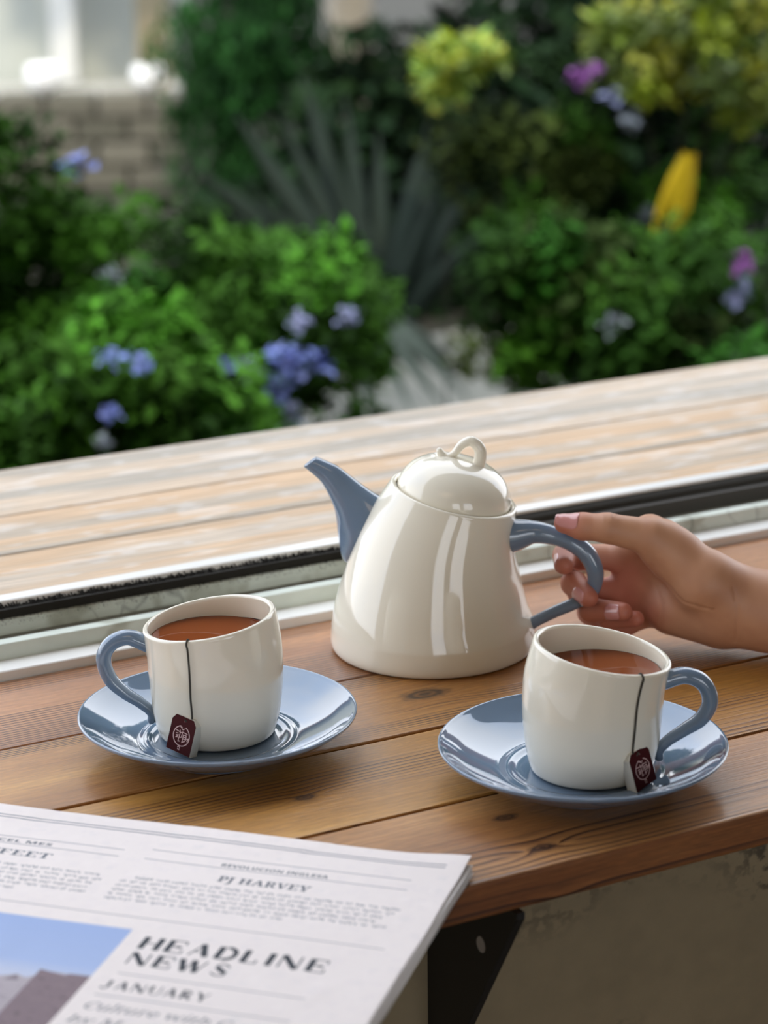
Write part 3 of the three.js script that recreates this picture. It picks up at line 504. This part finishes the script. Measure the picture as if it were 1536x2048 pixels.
  // printed photograph: blue sky over grey brown roofs
  { const u1 = 128, v0 = 113, g = x.createLinearGradient(0, Y(v0), 0, Y(165)); g.addColorStop(0, '#9fb4de'); g.addColorStop(0.75, '#a9bce2'); g.addColorStop(1, '#c3cbe0'); x.fillStyle = g; x.fillRect(X(340), Y(v0), X(u1) - X(340), Y(300) - Y(v0));
    const poly = (pts, f) => { x.fillStyle = f; x.beginPath(); pts.forEach(([u, v], i) => (i ? x.lineTo(X(u), Y(v)) : x.moveTo(X(u), Y(v)))); x.closePath(); x.fill(); };
    poly([[340, 176], [190, 178], [172, 172], [160, 166], [155, 168], [146, 160], [u1, 161], [u1, 300], [340, 300]], '#b3aab0'); poly([[152, 159], [139, 162], [138, 160], [u1, 159.5], [u1, 300], [152, 300]], '#85747a'); poly([[160, 166], [157, 171], [164, 172]], '#8a8188');
    for (let i = 0; i < 260; i++) { x.strokeStyle = `rgba(90,80,88,${0.12 + 0.25 * r()})`; x.lineWidth = 1 + 3 * r(); const u = 154 + r() * 60, v = 176 + r() * 110; x.beginPath(); x.moveTo(X(u), Y(v)); x.lineTo(X(u - 4 - 10 * r()), Y(v + (r() - 0.5) * 6)); x.stroke(); }
    for (let i = 0; i < 120; i++) { x.fillStyle = r() < 0.5 ? 'rgba(60,48,54,0.25)' : 'rgba(170,150,150,0.22)'; x.fillRect(X(150 - r() * 20), Y(164 + r() * 130), 6 + 14 * r(), 3 + 8 * r()); } }
  const tex = new THREE.CanvasTexture(c); tex.colorSpace = THREE.SRGBColorSpace;
  const t = thing('newspaper', 'folded newspaper with grey print lying on the counter corner', 'newspaper', [0.537, 0, -0.9228], Math.atan2(-0.7126, 0.7016));
  // local frame: +x to the right along the top edge, +z down the page; origin at the top right corner
  const sheet = (dx, dz, y0, th, mat, edge, amp, curl, seed) => {
    const nu = 90, nv = 60, ps = [], uv = [], ix = [], W = nv + 1, put = (i, j, dy) => {
      const fu = i / nu, fv = j / nv, u = -PW + fu * PW, v = fv * PH, top = 1 - sstep(0, 0.09, fv), rt = sstep(0.86, 1.0, fu);
      let y = y0 + amp * (fbm(u * 16 + 4, v * 7, seed, 2) - 0.5) * (0.35 + 0.9 * top + 0.4 * rt) + curl * rt * rt * top; if (y < y0 - th) y = y0;
      ps.push(u + dx + 0.0016 * rt * (fbm(v * 25, 3, seed, 2) - 0.5), y + dy, v + dz + 0.004 * top * (fbm(u * 14, 1, seed + 1, 2) - 0.5)); uv.push(fu, 1 - fv);
    };
    for (let i = 0; i <= nu; i++) for (let j = 0; j <= nv; j++) put(i, j, 0); const O = ps.length / 3; for (let i = 0; i <= nu; i++) for (let j = 0; j <= nv; j++) put(i, j, -th);
    for (let i = 0; i < nu; i++) for (let j = 0; j < nv; j++) { const a = i * W + j, b = a + 1, c2 = a + W, d = c2 + 1; ix.push(a, b, c2, b, d, c2); }
    const nTop = ix.length;
    for (let i = 0; i < nu; i++) for (let j = 0; j < nv; j++) { const a = O + i * W + j, b = a + 1, c2 = a + W, d = c2 + 1; ix.push(a, c2, b, b, c2, d); }
    const rim = []; for (let j = 0; j < nv; j++) rim.push(j); for (let i = 0; i < nu; i++) rim.push(i * W + nv); for (let j = nv; j > 0; j--) rim.push(nu * W + j); for (let i = nu; i > 0; i--) rim.push(i * W);
    for (let i = 0; i < rim.length; i++) { const a = rim[i], b = rim[(i + 1) % rim.length]; ix.push(a, O + a, b, b, O + a, O + b); }
    const g = new THREE.BufferGeometry(); g.setAttribute('position', new THREE.Float32BufferAttribute(ps, 3)); g.setAttribute('uv', new THREE.Float32BufferAttribute(uv, 2)); g.setIndex(ix); g.addGroup(0, nTop, 0); g.addGroup(nTop, ix.length - nTop, 1); g.computeVertexNormals();
    return obj(edge, g, mat, t);
  };
  const plain = std({ color: rgb(0.62, 0.59, 0.57), roughness: 0.95 });
  sheet(0, 0, 0.0062, 0.0003, [std({ map: tex, roughness: 0.85 }), plain], 'front_page', 0.0022, 0.0018, 3);
  for (let k = 0; k < 5; k++) sheet(0.0012 + 0.0007 * (k % 3), 0.004 + 0.0025 * k, 0.0048 - 0.001 * k, 0.0003, [plain, plain], 'inner_page', 0.0006, 0, 13 + k);
}

// ------------------------------------------------------------------ garden
const ground = obj('ground', new THREE.BoxGeometry(60, 0.2, 40).translate(0, -0.9, -21.4), std({ map: dataTex(256, 256, (u, v) => { const k = 0.7 + 0.6 * (fbm(u * 40, v * 40, 3, 4) - 0.5); return [0.23 * k, 0.22 * k, 0.15 * k]; }), roughness: 1 })); ground.userData.kind = 'structure';
{ // pale gravel path between the beds
  const s = new THREE.Shape([[1.9, 4.2], [2.7, 4.2], [3.35, 4.75], [3.4, 5.0], [2.9, 5.0], [2.1, 4.9]].map(([a, b]) => new THREE.Vector2(a, b)));
  const g = new THREE.ExtrudeGeometry(s, { depth: 0.02, bevelEnabled: false }); g.rotateX(-Math.PI / 2); g.translate(0, -0.8, 0);
  tag(obj('gravel_path', g, std({ color: rgb(0.22, 0.215, 0.175), roughness: 1 })), 'pale gravel garden path behind the deck, below the spiky plant', 'path');
}
function leafCloud(opt) { // many folded leaves inside blobs [x, y, z, rx, ry, rz, share]
  const r = rng(opt.seed), n = opt.count, pos = [], nor = [], col = [], idx = [], c = new THREE.Color();
  let blobs = opt.blobs;
  if (opt.clumps) { blobs = []; for (const b of opt.blobs) for (let i = 0; i < opt.clumps; i++) { let x, y, z, d; do { x = r() * 2 - 1; y = r() * 2 - 1; z = r() * 2 - 1; d = x * x + y * y + z * z; } while (d > 1 || d < 0.3); const k = opt.clump * (0.7 + 0.7 * r()); blobs.push([b[0] + x * b[3], b[1] + y * b[4], b[2] + z * b[5], k, k * 0.8, k, 1, 0.5 + 1.15 * r() * r(), opt.tones[Math.floor(r() * opt.tones.length)]]); } }
  const tot = blobs.reduce((a, b) => a + (b[6] ?? 1), 0);
  const q = new THREE.Quaternion(), e = new THREE.Euler(), p = V(), nn = V();
  for (let i = 0; i < n; i++) {
    let w = r() * tot, b = blobs[0]; for (const k of blobs) { w -= k[6] ?? 1; if (w <= 0) { b = k; break; } }
    let x, y, z, d; do { x = r() * 2 - 1; y = r() * 2 - 1; z = r() * 2 - 1; d = x * x + y * y + z * z; } while (d > 1 || d < 0.12);
    const L = opt.size * (0.6 + 0.8 * r()), Wd = L * (opt.aspect ?? 0.45) * (0.8 + 0.4 * r());
    e.set((opt.droop ?? -0.2) + (r() - 0.5) * 1.8, r() * Math.PI * 2, (r() - 0.5) * 1.2, 'YXZ'); q.setFromEuler(e);
    const tone = b[8] ?? opt.tones[Math.floor(r() * opt.tones.length)], k = (0.8 + 0.4 * r()) * (b[7] ?? 1);
    const pts = [[0, 0, 0], [-Wd / 2, 0.10 * L, L * 0.45], [0, 0, L * 0.5], [Wd / 2, 0.10 * L, L * 0.45], [0, -0.1 * L, L]], o = pos.length / 3;
    for (const t of pts) { p.set(...t).applyQuaternion(q); pos.push(b[0] + x * b[3] + p.x, Math.max(-0.8, b[1] + y * b[4] + p.y), b[2] + z * b[5] + p.z); col.push(tone[0] * k, tone[1] * k, tone[2] * k); }
    idx.push(o, o + 2, o + 1, o, o + 3, o + 2, o + 1, o + 2, o + 4, o + 2, o + 3, o + 4);
  }
  const g = new THREE.BufferGeometry(); g.setAttribute('position', new THREE.Float32BufferAttribute(pos, 3)); g.setAttribute('color', new THREE.Float32BufferAttribute(col, 3)); g.setIndex(idx); g.computeVertexNormals(); return g;
}
const leafMat = phys({ vertexColors: true, roughness: 0.8, specularIntensity: 0.25, side: THREE.DoubleSide }), thinLeaf = phys({ vertexColors: true, roughness: 0.7, side: THREE.DoubleSide, transmission: 0.35, thickness: 0 });
const stemMat = std({ color: rgb(0.03, 0.03, 0.015), roughness: 1 });
function stems(blobs, base, rad = 0.004) { const gs = []; for (const b of blobs) { const a = V(base[0], -0.8, base[2]), z = V(b[0], b[1], b[2]), m = a.clone().lerp(z, 0.55); m.x = mix(a.x, z.x, 0.3); m.z = mix(a.z, z.z, 0.3); gs.push(new THREE.TubeGeometry(new THREE.CatmullRomCurve3([a, m, z]), 10, rad, 5)); } return mergeGeometries(gs); }
function flower(parent, at, size0, tones, seed, n = 26) { const size = size0 * 0.72; const r = rng(seed), blobs = [[...at, size * 0.55, size * 0.45, size * 0.55]]; const g = leafCloud({ seed, count: n, blobs, size: size * 0.5, aspect: 0.8, tones }); return obj('flower_head', g, leafMat, parent); }
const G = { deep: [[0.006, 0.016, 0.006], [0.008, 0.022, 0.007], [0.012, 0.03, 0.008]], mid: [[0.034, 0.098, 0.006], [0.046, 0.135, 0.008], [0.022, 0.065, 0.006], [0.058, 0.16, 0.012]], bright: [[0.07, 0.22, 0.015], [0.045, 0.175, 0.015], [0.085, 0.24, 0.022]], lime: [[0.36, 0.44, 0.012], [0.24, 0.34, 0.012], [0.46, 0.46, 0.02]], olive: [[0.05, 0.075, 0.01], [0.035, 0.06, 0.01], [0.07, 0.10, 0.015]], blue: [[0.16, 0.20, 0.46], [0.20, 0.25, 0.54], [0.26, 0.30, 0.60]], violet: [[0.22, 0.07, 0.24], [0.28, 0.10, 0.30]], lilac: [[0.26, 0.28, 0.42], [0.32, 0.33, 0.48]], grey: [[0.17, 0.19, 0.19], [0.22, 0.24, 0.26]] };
function shrub(name, label, category, base, blobs, leaf, flowers = [], group) {
  const t = thing(name, label, category, [0, 0, 0], 0, group);
  const f = obj('foliage', leafCloud({ blobs, ...leaf }), leaf.thin ? thinLeaf : leafMat, t); f.userData.kind = 'stuff';
  obj('stem', stems(blobs, base, leaf.stem ?? 0.004), stemMat, t);
  flowers.forEach(([p, s, tones], i) => flower(t, p, s, tones, leaf.seed * 50 + i));
  return t;
}
// left bed: three blue flowering shrubs
shrub('flowering_shrub', 'tall green shrub at the left, topmost of the blue flowered shrubs', 'shrub', [1.25, 0, -3.45],
  [[1.16, -0.16, -3.5, 0.16, 0.22, 0.2], [1.34, -0.26, -3.45, 0.2, 0.2, 0.2], [1.22, -0.45, -3.4, 0.25, 0.25, 0.25], [1.05, -0.3, -3.55, 0.2, 0.25, 0.2]], { seed: 11, count: 18000, clumps: 22, clump: 0.06, size: 0.026, aspect: 0.55, tones: G.mid }, [[[1.26, -0.026, -3.27], 0.05, G.blue], [[1.219, -0.144, -3.067], 0.032, G.grey]]);
shrub('flowering_shrub', 'low green shrub with pale blue flowers, nearest the deck at the left', 'shrub', [1.12, 0, -2.95],
  [[1.05, -0.34, -3.0, 0.16, 0.14, 0.16], [1.2, -0.30, -3.0, 0.17, 0.13, 0.16], [1.1, -0.5, -2.9, 0.25, 0.2, 0.2], [1.3, -0.42, -2.98, 0.15, 0.14, 0.15]], { seed: 12, count: 14000, clumps: 22, clump: 0.055, size: 0.025, aspect: 0.55, tones: [...G.mid, ...G.bright] }, [[[1.104, -0.192, -2.79], 0.034, G.blue], [[1.133, -0.198, -2.778], 0.03, G.blue], [[1.098, -0.264, -2.792], 0.03, G.blue], [[1.085, -0.30, -2.79], 0.03, G.grey]]);
shrub('flowering_shrub', 'green shrub with a cluster of blue flowers, behind the left cup', 'shrub', [1.5, 0, -3.2],
  [[1.42, -0.24, -3.2, 0.17, 0.13, 0.16], [1.56, -0.30, -3.25, 0.16, 0.12, 0.16], [1.48, -0.45, -3.15, 0.22, 0.16, 0.18], [1.66, -0.30, -3.4, 0.12, 0.1, 0.12]], { seed: 13, count: 14000, clumps: 22, clump: 0.06, size: 0.026, aspect: 0.55, tones: [...G.mid, ...G.mid, ...G.bright] },
  [[[1.318, -0.259, -2.916], 0.042, G.blue], [[1.344, -0.261, -2.904], 0.04, G.lilac], [[1.385, -0.243, -2.883], 0.052, G.blue], [[1.405, -0.255, -2.88], 0.045, G.blue], [[1.382, -0.285, -2.886], 0.045, G.blue], [[1.431, -0.255, -2.862], 0.045, G.blue], [[1.339, -0.301, -2.907], 0.04, G.grey], [[1.396, -0.325, -2.879], 0.045, G.lilac], [[1.468, -0.226, -3.0], 0.036, G.lilac], [[1.544, -0.232, -3.0], 0.036, G.lilac]]);
// spiky plant in the middle: every sword leaf is a part
function swordPlant(name, label, base, leaves, tone) {
  const t = thing(name, label, 'plant', base); const m = phys({ color: rgb(...tone), roughness: 0.7, specularIntensity: 0.25, side: THREE.DoubleSide });
  for (const [x, y, z, w, sag] of leaves) {
    const tip = V(x - base[0], y - base[1], z - base[2]), L = tip.length(), mid = tip.clone().multiplyScalar(0.55); mid.y += sag * L; const c = new THREE.CatmullRomCurve3([V(0, 0, 0), mid, tip]), n = 12, ps = [], ix = [];
    const side = new THREE.Vector3().crossVectors(tip, fwd).normalize(), up = new THREE.Vector3().crossVectors(side, tip).normalize();
    for (let i = 0; i <= n; i++) { const q = i / n, p = c.getPoint(q), h = w * 0.5 * (q < 0.25 ? 0.7 + 1.2 * q : Math.max(0.02, 1 - Math.pow((q - 0.25) / 0.75, 1.6))), th = 0.004; for (const [s, u] of [[-1, 0.6], [0, -1], [1, 0.6], [0, -0.2]]) ps.push(p.x + side.x * s * h + up.x * u * h * 0.3, p.y + side.y * s * h + up.y * u * h * 0.3 - (s ? 0 : th), p.z + side.z * s * h + up.z * u * h * 0.3); }
    for (let i = 0; i < n; i++) for (let k = 0; k < 4; k++) { const a = i * 4 + k, b = i * 4 + (k + 1) % 4; ix.push(a, b, a + 4, b, b + 4, a + 4); }
    const g = new THREE.BufferGeometry(); g.setAttribute('position', new THREE.Float32BufferAttribute(ps, 3)); g.setIndex(ix); g.computeVertexNormals(); obj('leaf', g, m, t);
  }
  return t;
}
swordPlant('spiky_plant', 'dark grey green spiky plant with long sword leaves in the middle', [2.35, -0.66, -4.42],
  [[2.0, -0.25, -4.573, 0.075, 0.04], [2.10, -0.30, -4.5, 0.07, 0.03], [2.02, -0.33, -4.45, 0.07, 0.04], [2.16, -0.17, -4.7, 0.07, 0.02], [2.33, -0.10, -4.72, 0.07, 0.0], [2.46, -0.22, -4.62, 0.07, 0.0], [2.63, -0.2, -4.6, 0.07, 0.02], [2.259, -0.182, -4.684, 0.055, 0.02], [2.382, -0.23, -4.623, 0.055, 0], [2.30, -0.21, -4.55, 0.05, 0], [2.542, -0.19, -4.536, 0.06, 0.02], [2.577, -0.368, -4.285, 0.055, 0.05], [2.578, -0.30, -4.516, 0.055, 0.03], [2.062, -0.376, -4.335, 0.05, 0.04], [2.204, -0.34, -4.264, 0.05, 0.03], [2.15, -0.26, -4.55, 0.05, 0.02], [2.48, -0.28, -4.35, 0.05, 0.03], [2.66, -0.28, -4.5, 0.055, 0.04], [2.42, -0.14, -4.7, 0.05, 0], [2.2, -0.2, -4.75, 0.05, 0.02]], [0.013, 0.021, 0.014]);
swordPlant('spiky_plant', 'pale grey green strap leaves arching over the gravel path', [2.18, -0.52, -4.25],
  [[2.312, -0.66, -3.977, 0.05, 0.10], [2.26, -0.67, -3.99, 0.045, 0.10], [2.20, -0.68, -4.0, 0.04, 0.10], [2.36, -0.65, -4.05, 0.04, 0.12], [2.14, -0.70, -4.05, 0.04, 0.08]], [0.11, 0.135, 0.105]);
// cypress and hedge behind; shade is put into the near-black hedge leaf colour
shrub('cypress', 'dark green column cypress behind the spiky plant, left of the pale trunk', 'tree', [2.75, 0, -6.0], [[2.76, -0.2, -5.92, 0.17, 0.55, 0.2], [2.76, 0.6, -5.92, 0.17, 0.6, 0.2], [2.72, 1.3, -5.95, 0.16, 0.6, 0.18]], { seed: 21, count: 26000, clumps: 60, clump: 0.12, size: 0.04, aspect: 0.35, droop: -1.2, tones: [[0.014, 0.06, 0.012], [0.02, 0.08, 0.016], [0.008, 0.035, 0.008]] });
shrub('hedge', 'leafy hedge behind the spiky plant, coloured very dark to stand for shade', 'hedge', [3.1, 0, -5.6], [[2.95, -0.5, -5.4, 0.35, 0.4, 0.25, 2], [3.35, -0.35, -5.3, 0.4, 0.5, 0.25, 2], [3.75, -0.2, -5.3, 0.4, 0.7, 0.25, 2], [4.2, 0.0, -5.2, 0.5, 0.9, 0.3, 2], [2.5, -0.62, -5.15, 0.3, 0.2, 0.15, 1.5], [3.6, 0.9, -5.6, 0.8, 0.8, 0.4, 3]], { seed: 22, count: 16000, size: 0.08, aspect: 0.5, tones: G.deep });
{
  const t = thing('tree', 'pale tree trunk standing between the cypress and the spiky plant', 'tree', [3.215, -0.8, -6.2]);
  obj('trunk', new THREE.CylinderGeometry(0.055, 0.075, 4.2, 12).translate(0, 2.1, 0), std({ color: rgb(0.38, 0.35, 0.30), roughness: 1 }), t);
  const f = obj('foliage', leafCloud({ seed: 23, count: 9000, blobs: [[0.1, 4.1, 0, 0.9, 0.8, 0.9], [0.7, 3.8, -0.3, 0.7, 0.7, 0.8], [-0.6, 3.9, -0.3, 0.7, 0.7, 0.7]], size: 0.13, tones: G.mid }), leafMat, t); f.userData.kind = 'stuff';
}
// right: lime foliage, violet flowers, mixed green bush
shrub('lime_shrub', 'bright lime leaved bush at the upper right, lit by the sun', 'shrub', [2.75, 0, -3.95], [[2.66, 0.0, -3.76, 0.13, 0.12, 0.12], [2.73, 0.05, -3.72, 0.10, 0.14, 0.12], [2.58, 0.0, -3.8, 0.08, 0.07, 0.1], [2.78, -0.03, -3.7, 0.08, 0.16, 0.1]], { seed: 31, count: 4200, clumps: 12, clump: 0.045, size: 0.03, aspect: 0.6, tones: [...G.lime, ...G.lime, [0.14, 0.22, 0.01]], thin: true });
shrub('lime_shrub', 'small lime green tuft in front of the dark hedge, left of the violet flowers', 'shrub', [2.3, 0, -4.05], [[2.30, 0.0, -3.98, 0.085, 0.04, 0.08], [2.26, -0.05, -3.98, 0.04, 0.05, 0.05]], { seed: 32, stem: 0.0012, count: 900, size: 0.03, aspect: 0.5, tones: [...G.lime, [0.2, 0.36, 0.04]], thin: true });
shrub('mixed_shrub', 'loose green bush with violet flower heads at the upper right', 'shrub', [2.6, 0, -4.1], [[2.5, -0.2, -4.0, 0.2, 0.22, 0.15], [2.75, -0.25, -3.95, 0.22, 0.25, 0.15], [2.65, -0.5, -4.0, 0.35, 0.28, 0.2]], { seed: 33, count: 10000, clumps: 20, clump: 0.07, size: 0.032, aspect: 0.5, tones: [...G.olive, ...G.mid, ...G.deep] },
  [[[2.62, -0.31, -3.84], 0.045, G.grey], [[2.65, -0.335, -3.83], 0.04, G.grey], [[2.60, -0.35, -3.86], 0.04, G.grey], [[2.345, 0.008, -3.6], 0.05, G.violet], [[2.315, 0.0, -3.6], 0.045, G.violet], [[2.325, -0.012, -3.6], 0.04, G.violet], [[2.374, -0.039, -3.585], 0.042, G.lilac], [[2.4, -0.079, -3.568], 0.05, G.grey]]);  // leading grey heads are added to stand in for small light glints
shrub('green_shrub', 'green leafy bush at the right, just beyond the deck edge', 'shrub', [2.15, 0, -3.2], [[2.08, -0.27, -3.27, 0.15, 0.09, 0.12], [2.2, -0.33, -3.15, 0.2, 0.12, 0.15], [2.08, -0.38, -3.2, 0.1, 0.1, 0.12], [2.28, -0.45, -3.0, 0.2, 0.14, 0.15], [2.24, -0.55, -3.1, 0.24, 0.15, 0.2]], { seed: 34, count: 14000, clumps: 18, clump: 0.06, size: 0.027, aspect: 0.55, tones: [...G.mid, ...G.mid, G.bright[1], G.olive[1]] },
  [[[2.23, -0.273, -3.0], 0.055, G.lilac], [[2.232, -0.221, -3.0], 0.045, G.violet], [[1.988, -0.291, -3.0], 0.045, G.grey]]);
swordPlant('yellow_leaf_plant', 'yellow strap leaves hanging at the right above the green bush', [2.312, -0.09, -3.265], [[2.293, -0.29, -3.277, 0.036, 0.0], [2.262, -0.26, -3.31, 0.026, 0.03]], [0.45, 0.30, 0.008]);
// house beyond the garden
{
  const t = thing('house', 'pale garden house front with a white column and ochre post', 'house', [3.75, -0.8, -10.2], TURN);
  obj('wall', box(-4, 0.62, 0, 4, -0.3, 0), std({ color: rgb(0.40, 0.41, 0.36), roughness: 0.9 }), t);
  obj('column', box(0.09, 0.20, 0.06, 3, 0.1, 0.22, 0.01), std({ color: rgb(0.62, 0.61, 0.56), roughness: 0.8 }), t);
  obj('post', box(0.46, 0.59, 0, 3, 0.1, 0.25, 0.01), std({ color: rgb(0.27, 0.22, 0.13), roughness: 0.8 }), t);
  obj('step', box(-2, 0.62, 0, 0.05, 0.05, 0.25, 0.01), std({ color: rgb(0.46, 0.45, 0.40), roughness: 0.9 }), t);
  obj('roof', box(-4.2, 1.0, 4, 4.2, -1, 0.8), std({ color: rgb(0.2, 0.12, 0.09), roughness: 0.9 }), t);
}
{
  const t = thing('garden_wall', 'low brown stone retaining wall below the pale house front', 'wall', [3.125, -0.8, -7.55], TURN);
  const r = rng(91), ms = [0, 1, 2].map((i) => std({ color: rgb(0.085 + 0.025 * i, 0.08 + 0.022 * i, 0.058 + 0.018 * i), roughness: 1 }));
  for (let row = 0; row < 4; row++) for (let i = 0; i < 7; i++) { const w = 0.155 + 0.012 * r(), g = new RoundedBoxGeometry(w, 0.076, 0.16, 1, 0.015); g.translate(-0.80 + i * 0.17 + (row % 2) * 0.07, 0.038 + row * 0.08, 0.012 * r()); obj('stone', g, ms[Math.floor(r() * 3)], t); }
}
function globe(label, p, rad) { const g = lathe([[0.001, 0], [0.45, 0], [0.9, 0.5], [1, 1], [0.9, 1.45], [0.75, 1.55], [0.7, 1.5], [0.6, 1.3], [0.001, 1.3]].map(([a, b]) => [a * rad, b * rad]), 24); const m = obj('highlight_pot', g, std({ color: rgb(0.9, 0.89, 0.86), roughness: 0.3 })); m.position.set(...p); tag(m, label, 'pot'); return m; }  // white pot shape added where sunlit ledge highlights show as bright spots
globe('added white pot standing in for a bright highlight on the stone wall, beside the cypress', [3.155, -0.484, -7.54], 0.055);
globe('added white pot standing in for a bright highlight on the stone wall, below the white column', [2.84, -0.484, -7.67], 0.062);
// trees that close the garden beyond the frame
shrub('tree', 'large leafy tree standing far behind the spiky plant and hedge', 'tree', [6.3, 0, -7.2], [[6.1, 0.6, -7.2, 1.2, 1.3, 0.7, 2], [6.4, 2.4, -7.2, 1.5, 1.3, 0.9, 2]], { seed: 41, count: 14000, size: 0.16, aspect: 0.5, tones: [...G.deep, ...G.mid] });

renderer.render(scene, camera);
